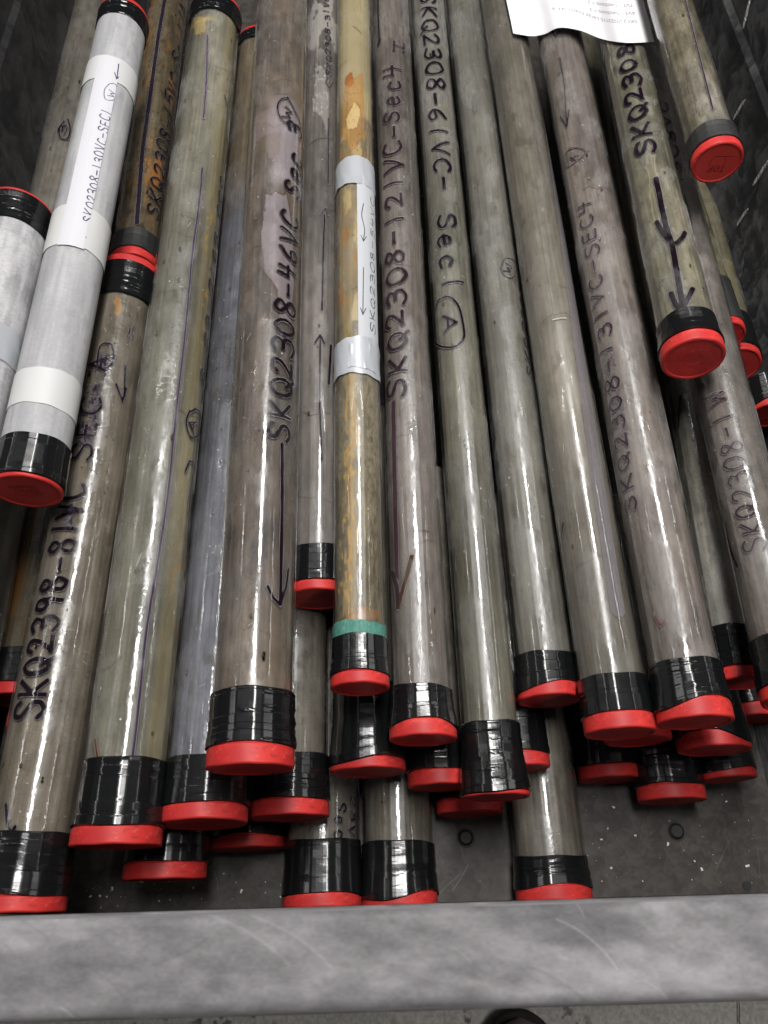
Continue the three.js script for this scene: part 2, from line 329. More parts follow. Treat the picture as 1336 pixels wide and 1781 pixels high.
const hazeMap = ctex(pixels(256, 512, (i, j) => { const n = smooth(0.4, 0.66, fbm(i / 34, j / 34, 5)), f = fbm(i / 3, j / 8, 3); return grey(255 * clamp(0.1 + 0.75 * n * (0.35 + f) + 0.14 * f)); })[0], false);
hazeMap.repeat.set(1, 1.7);
const clearMat = new THREE.MeshPhysicalMaterial({ color: 0xffffff, transmission: 1, thickness: 0, roughness: 0.45, roughnessMap: hazeMap, ior: 1.47, bumpMap: wavyBump, bumpScale: 0.0004 });
function linerMaterial(t) {
  if (!t.ink) return clearMat;
  const per = 2 * Math.PI * t.R, w = 512, h = 2048, w2 = 256, h2 = 1024;
  const [ct, xt] = canvas(w, h, '#fff'), [cc, xc] = canvas(w2, h2, '#fff');
  // fine scuffs and dried spatter dull the plastic
  for (let k = 0; k < 120; k++) { const X = rr(0, w), Y = rr(0, h), l = rr(4, 40), v = Math.floor(rr(205, 240)); xt.strokeStyle = `rgb(${v},${v},${v})`; xt.lineWidth = rr(0.5, 1.6); xt.beginPath(); xt.moveTo(X, Y); xt.lineTo(X + rr(-16, 16), Y + l * rr(-1, 1)); xt.stroke(); }
  for (let k = 0; k < 160; k++) { const v = Math.floor(rr(120, 225)); xt.fillStyle = `rgb(${v},${v},${v})`; xt.beginPath(); xt.ellipse(rr(0, w), rr(0, h), rr(0.5, 2), rr(0.4, 1.6), 0, 0, 7); xt.fill(); }
  for (let k = 0; k < 26; k++) { const X = rr(0.2, 0.8), Y = rnd(), a = rr(0.0004, 0.0012) + 0.0014 * Math.pow(rnd(), 4), b = a * rr(0.6, 4), v = Math.floor(rr(90, 200)), tone = rnd() < 0.75 ? '#8b8170' : '#4a4238'; xt.fillStyle = `rgb(${v},${v},${v})`; xt.beginPath(); xt.ellipse(X * w, Y * h, a * w / per * 0.5, b * h / t.L * 0.5, rr(0, 3), 0, 7); xt.fill(); xc.fillStyle = tone; xc.beginPath(); xc.ellipse(X * w2, Y * h2, a * w2 / per, b * h2 / t.L, 0, 0, 7); xc.fill(); }
  const pen = new Pen([[xt, w / per, h / t.L, w / 2, h, '#000'], [xc, w2 / per, h2 / t.L, w2 / 2, h2, null]]);
  const p = (x, y) => onTube(t, x, y);
  t.ink({
    text: (str, A, B, size, wd = 0.004, color = '#140d12', alpha = 1) => pen.text(str, p(...A), p(...B), size, wd, color, alpha),
    line: (pts, wd = 0.004, color = '#140d12', alpha = 1, curved = false) => pen.line(pts.map((q) => p(...q)), wd, color, alpha, curved),
    stain: (pts, wd, color, alpha) => pen.line(pts.map((q) => p(...q)), wd, color, alpha, true),
  });
  const m = clearMat.clone(); m.bumpScale = 0.0002 + 0.0005 * hash(t.id, 3); m.roughness = 0.3 + 0.35 * hash(t.id, 9); m.map = ctex(cc); m.transmissionMap = ctex(ct, false); return m;
}
function endTape(t, g, flip, len, lip, wave) {
  const R = t.R, n = 72, m = 56, rows = [], ph = rr(0, 6.28), pk = wave?.[0] ?? rr(-0.8, 0.8), amp = wave?.[1] ?? rr(0, 0.5), w2 = rr(0.0004, 0.0016), edge2 = rr(-0.0025, 0.0025);
  const turns = [rr(0.1, 0.2), rr(0.26, 0.36), rr(0.42, 0.56), rr(0.6, 0.74), rr(0.8, 0.92)].filter(() => rnd() < 0.85), slope = turns.map(() => rr(-0.005, 0.005)), lift = turns.map(() => rr(0.5, 1.3));
  for (let j = 0; j <= m; j++) rows.push([j / m, 0]);
  const geo = revolve(rows, n, (th, k) => {
    const d = Math.abs(Math.atan2(Math.sin(th - pk), Math.cos(th - pk)));
    let s0 = lip * (1.05 - 0.75 * amp * smooth(0.1, 1.5, d)) + w2 * Math.sin(3 * th + ph);
    s0 = Math.max(0.0012, s0);
    const s1 = lip + len + edge2 * Math.sin(th + ph) + 0.0006 * Math.sin(5 * th + ph);
    let s = s0 + (s1 - s0) * k;
    if (k === 0 || k === 1) { return [s, R * 1.0 + (k ? 0.0006 : (s < lip ? R * (t.capR - 1) + 0.0004 : 0.002))]; }
    const body = R * (t.capR - 1) * (1 - smooth(0.5 * lip, lip + 0.7 * len, s)) + 0.0016;   // over the sleeve of the cap, then down onto the tube
    let lay = 0;
    turns.forEach((q, i) => { const e = k - q - slope[i] / len * Math.sin(th + ph + i * 2); lay += 0.0013 * lift[i] * (smooth(-0.013, 0.013, e) - smooth(0.0, 0.16, e)); });
    const wr = 0.00022 * (fbm(th * 5 + t.id * 3, s * 160, 2) - 0.5) + 0.0008 * smooth(0.66, 0.8, fbm(th * 1.6 + t.id, s * 260, 2)) * (t.id % 3 ? 0.4 : 1);
    return [s, R + body + 0.0005 - lay * 0.5 + wr];
  }, 0.35, 0.05);
  const mm = mesh('black_tape', geo, t.matteTape ? M.rubber : M.tape, g);
  if (flip) { mm.rotation.y = Math.PI; mm.position.z = -t.L; }
  return mm;
}
function endCap(t, g, flip, lip, faceMap) {
  const R = t.R, Rc = R * t.capR, b = 0.0022;
  const prof = [[0.0012, 0.0001], [0.0012, Rc * 0.28], [0.0009, Rc * 0.3], [0.0009, Rc * 0.33], [0.0012, Rc * 0.35], [0.0012, Rc * 0.84], [0.0012, Rc * 0.86], [0.0002, Rc * 0.885], [0, Rc * 0.89], [0, Rc - b * 1.3], [0.0001, Rc - b], [0.0007, Rc - b * 0.32], [b * 0.9, Rc - 0.00005], [b * 1.2, Rc], [lip * 0.5, Rc], [lip - 0.0014, Rc], [lip - 0.0007, Rc - 0.0001], [lip, Rc - 0.001], [lip + 0.001, R * 1.012], [lip + 0.022, R * 1.006]];
  const geo = revolve(prof, 72, (th, s, r) => [s + (r > Rc * 0.9 ? 0.00025 * Math.sin(7 * th + t.id) : 0), r * (1 + 0.002 * Math.sin(2 * th + t.id))], 0, 0.1 + 0.013 * (t.id % 7));
  { const p = geo.attributes.position, u = geo.attributes.uv; for (let i = 0; i < p.count; i++) if (p.getZ(i) > -0.0013) u.setXY(i, 0.3 + p.getX(i) * 4 + t.id * 0.37, 0.5 + p.getY(i) * 8); }
  const mm = mesh('end_cap', geo, M.red, g);
  if (flip) { mm.rotation.y = Math.PI; mm.position.z = -t.L; }
  if (faceMap) {
    const dg = new THREE.CircleGeometry(Rc * 0.84, 40); dg.translate(0, 0, -0.0009);
    mesh('cap_writing', dg, new THREE.MeshPhysicalMaterial({ map: faceMap, roughness: 0.45 }), mm);
  }
  return mm;
}
function band(t, g, name, s0, s1, th0, th1, dr, mat, wob = 0.001) {   // a wrap of sheet tape between two angles
  const n = 48, m = 6, pos = [], uv = [], idx = [], R = t.R + dr, ph = rr(0, 6);
  for (let j = 0; j <= m; j++) for (let i = 0; i <= n; i++) {
    const th = th0 + (th1 - th0) * i / n; let s = s0 + (s1 - s0) * j / m;
    if (j === 0) s += wob * Math.sin(th * 2 + ph) + wob * 0.4 * Math.sin(th * 9 + ph); if (j === m) s += wob * Math.sin(th * 2.3 + ph * 2) + wob * 0.4 * Math.sin(th * 11);
    const r = R + 0.0008 * smooth(0.55, 0.75, fbm(th * 5 + t.id, s * 90, 3)) * (mat.userData.crinkle ?? 0.3);
    pos.push(r * Math.sin(th), r * Math.cos(th), -s); uv.push(th * R, s);
  }
  for (let j = 0; j < m; j++) for (let i = 0; i < n; i++) { const a = j * (n + 1) + i, c = a + n + 1; idx.push(a, a + 1, c, a + 1, c + 1, c); }
  const ge = new THREE.BufferGeometry(); ge.setAttribute('position', new THREE.Float32BufferAttribute(pos, 3)); ge.setAttribute('uv', new THREE.Float32BufferAttribute(uv, 2)); ge.setIndex(idx); ge.computeVertexNormals();
  return mesh(name, ge, mat, g);
}
const thin = (l) => (l > 0.014 ? 0.014 + (l - 0.014) * 0.42 : l);
function buildTube(t) {
  t.id = tubes.length + 1; t.capR ??= 1.05; frame(t); tubes.push(t);
  const g = thing(t.name ?? 'core_tube', t.label, 'core tube', 'core tubes stacked in the bin');
  g.position.copy(t.near); g.rotation.y = Math.atan2(-t.dir.x, -t.dir.z); g.rotation.order = 'YXZ'; g.rotation.x = Math.asin(t.dir.y);
  const R = t.R, L = t.L, lip = thin(t.lipLen ?? 0.024), tp = (t.tape ?? 0.055) + (t.lipLen ?? 0.024) - lip;
  if (t.pipe) {
    const geo = revolve(Array.from({ length: 5 }, (_, k) => [0.004 + (L - 0.008) * k / 4, R]), 96, null, 0, L);
    mesh('pipe', geo, t.pipe(t), g);
  } else {
    mesh('clear_liner', revolve(Array.from({ length: 9 }, (_, k) => [0.004 + (L - 0.008) * k / 8, R]), 96, null, 0, L), linerMaterial(t), g);
    const rc = R * 0.95, e = 0.006;
    const cg = revolve([[e, 0.0005], [e, rc], ...Array.from({ length: 24 }, (_, k) => [e + (L - 2 * e) * (k + 1) / 25, rc]), [L - e, rc], [L - e, 0.0005]], 72, (th, s, r) => [s, r > 0.01 ? r * (1 + 0.006 * (fbm(th * 2 + t.id, s * 30, 2) - 0.5)) : r], 0.5, L);
    mesh('sediment_core', cg, new THREE.MeshPhysicalMaterial({ map: coreTexture(t), roughness: 0.36, specularIntensity: 0.6, bumpMap: mudBump, bumpScale: 0.0006 }), g);
  }
  endCap(t, g, false, lip, t.face); endTape(t, g, false, tp, lip, t.wave);
  if (t.farCap) { endCap(t, g, true, t.farLip ?? lip); endTape(t, g, true, t.farTape ?? tp, t.farLip ?? lip, [0, 0]); }
  t.group = g; t.extra?.(t, g);
  return t;
}
const UP = '#150e13', PURPLE = '#3f3545';
const matTex = (c1, c2, sp = 1) => ctex(pixels(256, 1024, (i, j) => {
  const n = fbm(i / 50, j / 120, 4), s = fbm(i / 6, j / 90, 3), q = fbm(i / 3, j / 3, 2), d = smooth(0.62, 0.75, fbm(i / 14 + 30, j / 30, 4));
  const v = 0.5 * n + 0.35 * s + 0.15 * q; return mix3(mix3(c1, c2, smooth(0.3, 0.7, v)), [112, 112, 114], d * 0.22 * sp);
})[0]);
const dullPipe = (c1, c2) => () => new THREE.MeshPhysicalMaterial({ map: matTex(c1, c2), roughness: 0.5, specularIntensity: 0.6, bumpMap: wavyBump, bumpScale: 0.0003 });
const whiteTape = new THREE.MeshPhysicalMaterial({ color: 0xb6b6b5, roughness: 0.55 }); whiteTape.userData = { crinkle: 0.5 };
const ductTape = new THREE.MeshPhysicalMaterial({ color: 0xa9acb0, roughness: 0.36, metalness: 0.25 }); ductTape.userData = { crinkle: 1.3 };
// a paper strip with its handwriting: canvas across = arc, up = along
function paperStrip(t, g, name, s0, s1, a0, a1, base, ink, dr = 0.0008) {
  const [c, x] = canvas(256, 1024, base), wA = a1 - a0, wS = s1 - s0;
  for (let k = 0; k < 400; k++) { x.fillStyle = `rgba(120,120,125,${rr(0.01, 0.05)})`; x.fillRect(rr(0, 256), rr(0, 1024), rr(1, 30), rr(0.5, 2)); }
  const pen = new Pen([[x, 256 / wA, 1024 / wS, -a0 * 256 / wA, 1024 + s0 * 1024 / wS, null]]);
  ink({ text: (str, A, B, size, w, col = '#2a2430', al = 1) => pen.text(str, onTube(t, ...A), onTube(t, ...B), size, w, col, al), line: (pts, w, col = '#2a2430', al = 1, cv = false) => pen.line(pts.map((q) => onTube(t, ...q)), w, col, al, cv) });
  const m = new THREE.MeshPhysicalMaterial({ map: ctex(c), roughness: 0.6 });
  const b = band(t, g, name, s0, s1, a0 / t.R, a1 / t.R, dr, m, 0.0004);
  const p = b.geometry.attributes.position, u = b.geometry.attributes.uv;
  for (let i = 0; i < p.count; i++) u.setXY(i, (u.getX(i) / (t.R + dr) * t.R - a0) / wA, (u.getY(i) - s0) / wS);
  return b;
}
const fc = (f) => { const [c, x] = canvas(256, 256, '#ad332e'); x.translate(128, 128); f(x); return ctex(c); };
const write = (x, str, cx, cy, size, w, dir, col = '#3a0d10') => { x.strokeStyle = col; x.lineWidth = w; x.lineCap = 'round'; [...str].forEach((ch, k) => (G[ch] ?? []).forEach((st) => { x.beginPath(); strokePts(st).forEach(([gx, gy], q) => { const X = cx + dir * (k * 0.8 + gx - 0.3) * size, Y = cy - dir * (gy - 0.5) * size; q ? x.lineTo(X, Y) : x.moveTo(X, Y); }); x.stroke(); })); };

const rust = (p, a, s, off) => {
  const n = fbm(a * 40 + off, s * 14, 5), q = fbm(a * 120 + off, s * 60, 4);
  p = mix3(p, [138, 92, 44], smooth(0.55, 0.72, n) * 0.55); return mix3(p, [58, 40, 24], smooth(0.6, 0.75, q) * 0.6);
};
const yellowFx = (p, a, s, off) => {
  const up = smooth(0.56, 0.62, s), n = fbm(a * 60 + off, s * 30, 5), v = fbm(a * 200 + off, s * 34, 4), ed = fbm(s * 22, off, 3) - 0.5;
  if (s < 0.56) {                                    // ochre seam running down the grey section
    const c = Math.abs(a + 0.008 - 0.02 * ed); p = mix3(p, [136, 112, 68], smooth(0.011, 0.002, c + 0.012 * (v - 0.5)) * 0.7);
    p = mix3(p, [64, 56, 44], smooth(0.55, 0.68, fbm(a * 260 + off, s * 120, 3)) * 0.5 * smooth(0.004, 0.02, Math.abs(a)));
  } else {
    p = mix3(p, [126, 108, 76], 0.45 + 0.4 * (n - 0.5)); p = mix3(p, [138, 90, 46], smooth(0.56, 0.7, n) * 0.5 * smooth(0.98, 0.9, s) * up);
    p = mix3(p, [164, 146, 104], smooth(0.55, 0.66, fbm(a * 50 + off + 70, s * 12, 4)) * 0.6);
    if (s > 1.02) p = mix3(p, [150, 140, 108], smooth(1.02, 1.1, s) * 0.7);
  }
  return p;
};
const blob = (x, P, pts, fill, edge, lw = 1.2, rough = 2.5) => {      // an uneven patch with its own rim
  const q = pts.map(([a, b]) => P(a, b)), n = q.length, out = [];
  for (let k = 0; k < n; k++) { const A = q[k], B = q[(k + 1) % n]; for (let m = 0; m < 8; m++) { const f = m / 8, j = rough * (fbm(k * 3.1 + f * 4, A[0] * 0.1, 3) - 0.5) * 2; out.push([A[0] + (B[0] - A[0]) * f + j, A[1] + (B[1] - A[1]) * f + j * 1.5]); } }
  x.beginPath(); out.forEach(([a, b], k) => (k ? x.lineTo(a, b) : x.moveTo(a, b))); x.closePath(); if (fill) { x.fillStyle = fill; x.fill(); } if (edge) { x.strokeStyle = edge; x.lineWidth = lw; x.stroke(); }
};
const seam = (x, P, pts, col, lw) => { x.strokeStyle = col; x.lineWidth = lw; x.lineJoin = 'round'; x.beginPath(); pts.forEach((q, k) => { const [a, b] = P(...q); k ? x.lineTo(a, b) : x.moveTo(a, b); }); x.stroke(); };
const scatter = (x, P, n, x0, y0, x1, y1, dx, col, l, w) => { for (let k = 0; k < n; k++) { const f = rnd(), [a, b] = P(x0 + (x1 - x0) * f + rr(-dx, dx), y0 + (y1 - y0) * f), g = rr(0, 6.28); x.strokeStyle = col; x.lineWidth = rr(0.4, w); x.beginPath(); x.moveTo(a, b); x.lineTo(a + Math.cos(g) * rr(1, l) * 0.5, b + Math.sin(g) * rr(1, l)); x.stroke(); } };
const T = [];
// ---- the tubes on the bin floor and the lower layers, seen mostly by their ends
const lower = { cracks: 2, specks: 12, streak: 1.2 };
const grey1 = { c1: 0x857f74, c2: 0x777064, ...lower }, grey2 = { c1: 0x7c776c, c2: 0x8c8576, ...lower };
T.push(
  { k: 'W1', label: 'clear core tube marked Sec1 whose capped end meets the front wall', a: [562, 1480], b: [568, 900], lip: 1578, end: 700, D: 0.104, H: 1.187, tape: 0.062, lipLen: 0.022, wave: [0, 0.5], core: grey1,
    ink: (i) => { i.text('Sec1', [594, 1396], [590, 1490], 0.016, 0.003); i.text('23VC', [615, 1385], [612, 1488], 0.013, 0.003); } },
  { k: 'W2', label: 'clear grey core tube on bin floor beside the tube marked Sec1', a: [693, 1480], b: [676, 900], lip: 1575, end: 700, D: 0.1, H: 1.19, tape: 0.06, lipLen: 0.018, wave: [0.9, 0.9], core: { ...grey2, streak: 2 } },
  { k: 'W3', label: 'clear core tube lying alone on bin floor beside bare dark floor', a: [957, 1500], b: [902, 1000], lip: 1567, end: 700, D: 0.1, H: 1.19, tape: 0.032, lipLen: 0.024, wave: [0.1, 0.35], core: { ...grey1, streak: 2.2 } },
  { k: 'T1', label: 'core tube end under the purple-lined tube, red cap over bin floor', a: [289, 1500], b: [336, 1000], lip: 1528, end: 800, D: 0.1, H: 1.09, tape: 0.055, lipLen: 0.026, wave: [0, 0.05], core: grey2 },
  { k: 'T2', label: 'core tube end under the blue-grey tube, slim red cap rim', a: [431, 1455], b: [446, 1000], lip: 1473, end: 800, D: 0.1, H: 1.19, tape: 0.055, lipLen: 0.018, wave: [0, 0.1], core: grey1 },
  { k: 'T3', label: 'core tube in shade under the 46VC tube, creased tape and red cap', a: [504, 1400], b: [517, 930], lip: 1416, end: 700, D: 0.1, H: 1.085, tape: 0.05, lipLen: 0.027, wave: [0.1, 0.1], core: grey1 },
  { k: 'T5', label: 'core tube with bulky wrinkled tape under the tube with green end', a: [640, 1320], b: [632, 900], lip: 1335, end: 700, D: 0.09, H: 1.07, tape: 0.1, lipLen: 0.014, capR: 1.12, wave: [0.7, 0.7], core: grey2 },
  { k: 'T6', label: 'core tube cap half hidden behind the 61VC tube end', a: [765, 1350], b: [745, 1000], lip: 1363, end: 800, D: 0.082, H: 1.1, tape: 0.05, lipLen: 0.026, wave: [0, 0.05], capR: 1.08, core: grey1 },
  { k: 'T7', label: 'core tube cap on bin floor below the 61VC tube end', a: [816, 1395], b: [788, 1000], lip: 1410, end: 850, D: 0.092, H: 1.192, tape: 0.05, lipLen: 0.02, wave: [0, 0.05], core: grey2 },
  { k: 'T8', label: 'core tube cap in shade resting above the lone tube', a: [906, 1318], b: [873, 1000], lip: 1330, end: 850, D: 0.074, H: 1.11, tape: 0.06, lipLen: 0.022, wave: [0, 0.05], core: grey1 },
  { k: 'T10', label: 'core tube with dim red cap deep under the purple-edged tube', a: [1058, 1338], b: [1008, 1000], lip: 1350, end: 850, D: 0.086, H: 1.195, tape: 0.06, lipLen: 0.022, wave: [0, 0.05], core: grey1 },
  { k: 'T11', label: 'core tube whose red cap sits nearest the floor bolt', a: [1165, 1370], b: [1102, 1000], lip: 1388, end: 850, D: 0.09, H: 1.178, tape: 0.05, lipLen: 0.026, wave: [0, 0.05], core: grey2 },
  { k: 'T12', label: 'core tube with thin red cap rim lying against side wall foot', a: [1262, 1335], b: [1186, 1000], lip: 1350, end: 1100, D: 0.075, H: 1.17, tape: 0.045, lipLen: 0.012, wave: [0.6, 0.6], core: grey1 },
  { k: 'T14', label: 'core tube cap peeking out beneath the SEC4 tube', a: [1106, 1265], b: [1060, 1000], lip: 1280, end: 850, D: 0.086, H: 1.09, tape: 0.05, lipLen: 0.022, wave: [0, 0.05], core: grey2 },
  { k: 'T15', label: 'core tube cap between the side wall and the pale grey tube', a: [1302, 1230], b: [1232, 940], lip: 1243, end: 1050, D: 0.08, H: 1.2, tape: 0.045, lipLen: 0.026, wave: [0, 0.05], core: grey2 },
  { k: 'C', label: 'grey core tube lying in shade against the side wall, marked with ringed 3', a: [-28, 960], b: [110, 278], lip: 1250, end: -60, D: 0.1, H: 1.08, fine: true, core: { c1: 0x7c776c, c2: 0x857f74, cracks: 2 },
    ink: (i) => { i.line([[112, 210], [104, 222], [106, 240], [116, 242], [122, 225], [118, 206]], 0.004, UP, 1, true); i.text('3', [106, 232], [112, 212], 0.014, 0.003); i.line([[104, 335], [99, 368]], 0.005); i.line([[96, 376], [108, 372]], 0.004); } },
  { k: 'C2', label: 'core tube with rusty patch, tucked below the 81VC tube', a: [88, 950], b: [39, 1205], lip: 1203, end: 700, D: 0.1, H: 1.15, tape: 0.05, lipLen: 0.02, core: { c1: 0x6a6352, c2: 0x645740, c3: 0x4b3a26, cracks: 1, fx: (p, a, s) => mix3(p, [128, 82, 38], smooth(0.05, 0.01, Math.hypot((a + 0.03) * 1.6, (s - 0.17) * 0.5)) * 0.7) } },
  { k: 'U', label: 'pale grey core tube with black arrow point, below the big-arrow tube', a: [1238, 900], b: [1284, 1150], lip: 1180, end: 480, D: 0.066, H: 1.0, tape: 0.055, lipLen: 0.018, wave: [0, 0.1], fine: true, core: { c1: 0xa8a59c, c2: 0x8a877b, cracks: 1 },
    ink: (i) => { i.line([[1166, 690], [1172, 715], [1177, 745]], 0.004); i.line([[1183, 690], [1180, 742]], 0.004); } },
  { k: 'N', label: 'olive core tube squeezed beside the SEC4 tube', a: [1230, 1240], b: [1012, 118], lip: 1297, end: -60, D: 0.086, H: 1.075, tape: 0.07, lipLen: 0.03, capR: 1.1, wave: [-0.7, 0.95], fine: true, core: { c1: 0x7e7966, c2: 0x77725f, cracks: 10 },
    ink: (i) => { i.text('W308', [1118, 560], [1102, 480], 0.012, 0.002); } },
  { k: 'R3', label: 'core tube end with folded red cap low against the side wall', a: [1332, 693], b: [1315, 630], lip: 702, end: 655, D: 0.068, H: 1.04, tape: 0.05, lipLen: 0.012, wave: [0.3, 0.6], core: grey2 },
  { k: 'R2', label: 'core tube against side wall, red cap face marked with black loop', a: [1271, 580], b: [1248, 487], Hb: 1.07, lip: 624, end: 150, D: 0.068, H: 1.04, tape: 0.09, lipLen: 0.014, core: { c1: 0x867f60, c2: 0x77705a },
    face: fc((x) => { x.strokeStyle = '#1a0708'; x.lineWidth = 11; x.beginPath(); x.ellipse(-52, 4, 30, 18, -0.3, 0, 5.6); x.stroke(); }) },
  { k: 'R1', label: 'olive core tube with long black tape wedged beside the 1W tube', a: [1247, 540], b: [1220, 450], Hb: 0.985, lip: 570, end: 60, D: 0.06, H: 0.97, tape: 0.1, lipLen: 0.014, matteTape: true, core: { c1: 0x8d8763, c2: 0x7d7657 },
    ink: (i) => { i.line([[1205, 260], [1222, 320], [1236, 350]], 0.004, UP, 1, true); i.line([[1225, 290], [1232, 335]], 0.003); } },
);
// ---- the upper layers
T.push(
  { k: 'D', label: 'rust-stained core tube with dark tape line, marked SKQ2308-15VC', a: [244, 380], b: [294, 0], lip: 440, end: -120, D: 0.086, H: 1.07, tape: 0.045, lipLen: 0.02, wave: [0, 0.1], fine: true, matteTape: true, core: { draw: (x, P) => { scatter(x, P, 90, 240, 320, 262, 240, 20, 'rgba(150,92,32,0.6)', 10, 5); scatter(x, P, 120, 250, 380, 305, 10, 26, 'rgba(40,28,18,0.6)', 7, 2.2); blob(x, P, [[262, 290], [280, 270], [284, 310], [268, 330]], 'rgba(158,86,24,0.6)', null, 1, 5); }, c1: 0x7c7058, c2: 0x655a44, c3: 0x2b2118, blotch: 0.7, fx: rust },
    ink: (i) => { i.text('SKQ2308-15VC-Sc 1/A', [266, 374], [322, 8], 0.027, 0.0046); i.line([[290, -20], [276, 60], [262, 160], [248, 260], [238, 388]], 0.009, '#221c24'); } },
  { k: 'E', label: 'long grey core tube with smeared marking SKQ2398-81VC', a: [48, 1480], b: [221, 510], Hb: 0.985, lip: 1588, end: 438, D: 0.1, H: 0.975, tape: 0.062, lipLen: 0.02, farCap: true, farTape: 0.07, farLip: 0.014, wave: [0.2, 0.1], fine: true, core: { draw: (x, P) => { scatter(x, P, 120, 215, 560, 130, 980, 30, 'rgba(170,160,146,0.35)', 3, 1.4); blob(x, P, [[196, 520], [208, 512], [214, 540], [202, 552]], 'rgba(160,112,54,0.6)', null, 1, 5); }, c1: 0x857c6d, c2: 0x746c5e, cracks: 3, streak: 1.3, fx: (p, a, s) => mix3(p, [150, 104, 48], smooth(0.06, 0.0, Math.hypot(a * 1.6, s - 1.03)) * 0.6) },
    ink: (i) => {
      i.text('SKQ2398-81VC', [44, 1250], [128, 838], 0.036, 0.0064); i.text('SEC A', [140, 800], [178, 610], 0.03, 0.005);
      i.line([[168, 640], [176, 600], [192, 598], [196, 630], [184, 642]], 0.004, UP, 1, true);
      for (const q of [[150, 760, 0.02], [156, 730, 0.018], [162, 690, 0.02], [176, 640, 0.022], [118, 900, 0.012]]) for (let n = 0; n < 26; n++) { const X = q[0] + rr(-9, 12), Y = q[1] + rr(-22, 16); i.stain([[X, Y], [X + rr(-5, 6), Y + rr(-9, 9)]], rr(0.001, 0.006), '#2a202c', rr(0.12, 0.4)); }
      i.line([[226, 570], [224, 592]], 0.0026, UP, 0.9); i.line([[232, 568], [230, 588]], 0.0022, UP, 0.8); i.line([[218, 636], [216, 690]], 0.004, UP, 0.9); i.line([[202, 668], [213, 698], [220, 675]], 0.004, UP, 0.9);
      i.line([[10, 1400], [14, 1440], [20, 1452], [26, 1438]], 0.005, UP, 0.9);
     
    } },
  { k: 'F', label: 'pale olive core tube with thin purple line along its top', a: [217, 1345], b: [372, 60], Hb: 0.955, lip: 1467, end: -4, D: 0.0985, H: 0.965, tape: 0.066, lipLen: 0.027, farCap: true, farTape: 0.05, farLip: 0.012, wave: [0, 0.08], fine: true, core: { draw: (x, P) => { x.lineCap = 'round'; blob(x, P, [[304, 990], [318, 985], [320, 1050], [312, 1110], [303, 1080], [300, 1030]], 'rgba(112,112,98,0.6)', 'rgba(140,96,40,0.8)', 1.6, 3); blob(x, P, [[334, 30], [360, 28], [356, 55], [338, 60]], 'rgba(160,138,84,0.6)', 'rgba(96,74,40,0.6)', 1, 4); scatter(x, P, 40, 262, 700, 225, 940, 10, 'rgba(70,64,50,0.6)', 14, 1.2); scatter(x, P, 26, 372, 330, 356, 600, 6, 'rgba(150,118,52,0.6)', 12, 4); seam(x, P, [[320, 840], [324, 900], [316, 950], [308, 990]], 'rgba(150,118,60,0.5)', 2); }, c1: 0x95917f, c2: 0x807d70, cracks: 14, mottle: 0.7, c3: 0x6a6552, fx: (p, a, s) => { p = mix3(p, [160, 140, 84], smooth(0.03, 0.05, a) * 0.28); p = mix3(p, [166, 140, 70], smooth(0.012, 0.0, Math.abs(s - 1.5) + Math.max(0, a) * 0.3) * 0.6); return p; } },
    ink: (i) => {
      i.line([[361, 60], [359, 140], [354, 205]], 0.004, PURPLE, 0.95, true);
      i.line([[352, 292], [348, 340], [335, 440], [322, 580], [306, 720], [292, 860], [274, 980], [256, 1090], [246, 1180], [238, 1260], [228, 1340]], 0.004, PURPLE, 0.72, true);
      i.text('S 23 2165 000', [352, 668], [388, 300], 0.016, 0.004); i.line([[330, 715], [324, 735], [332, 760], [345, 756], [350, 735], [342, 712], [332, 716]], 0.004, UP, 1, true); i.text('A', [333, 752], [340, 722], 0.016, 0.0036);
      i.line([[322, 820], [332, 802], [338, 810], [332, 850], [326, 940]], 0.0036, UP, 1, true); i.line([[391, 165], [396, 190], [394, 250]], 0.003, UP, 1);
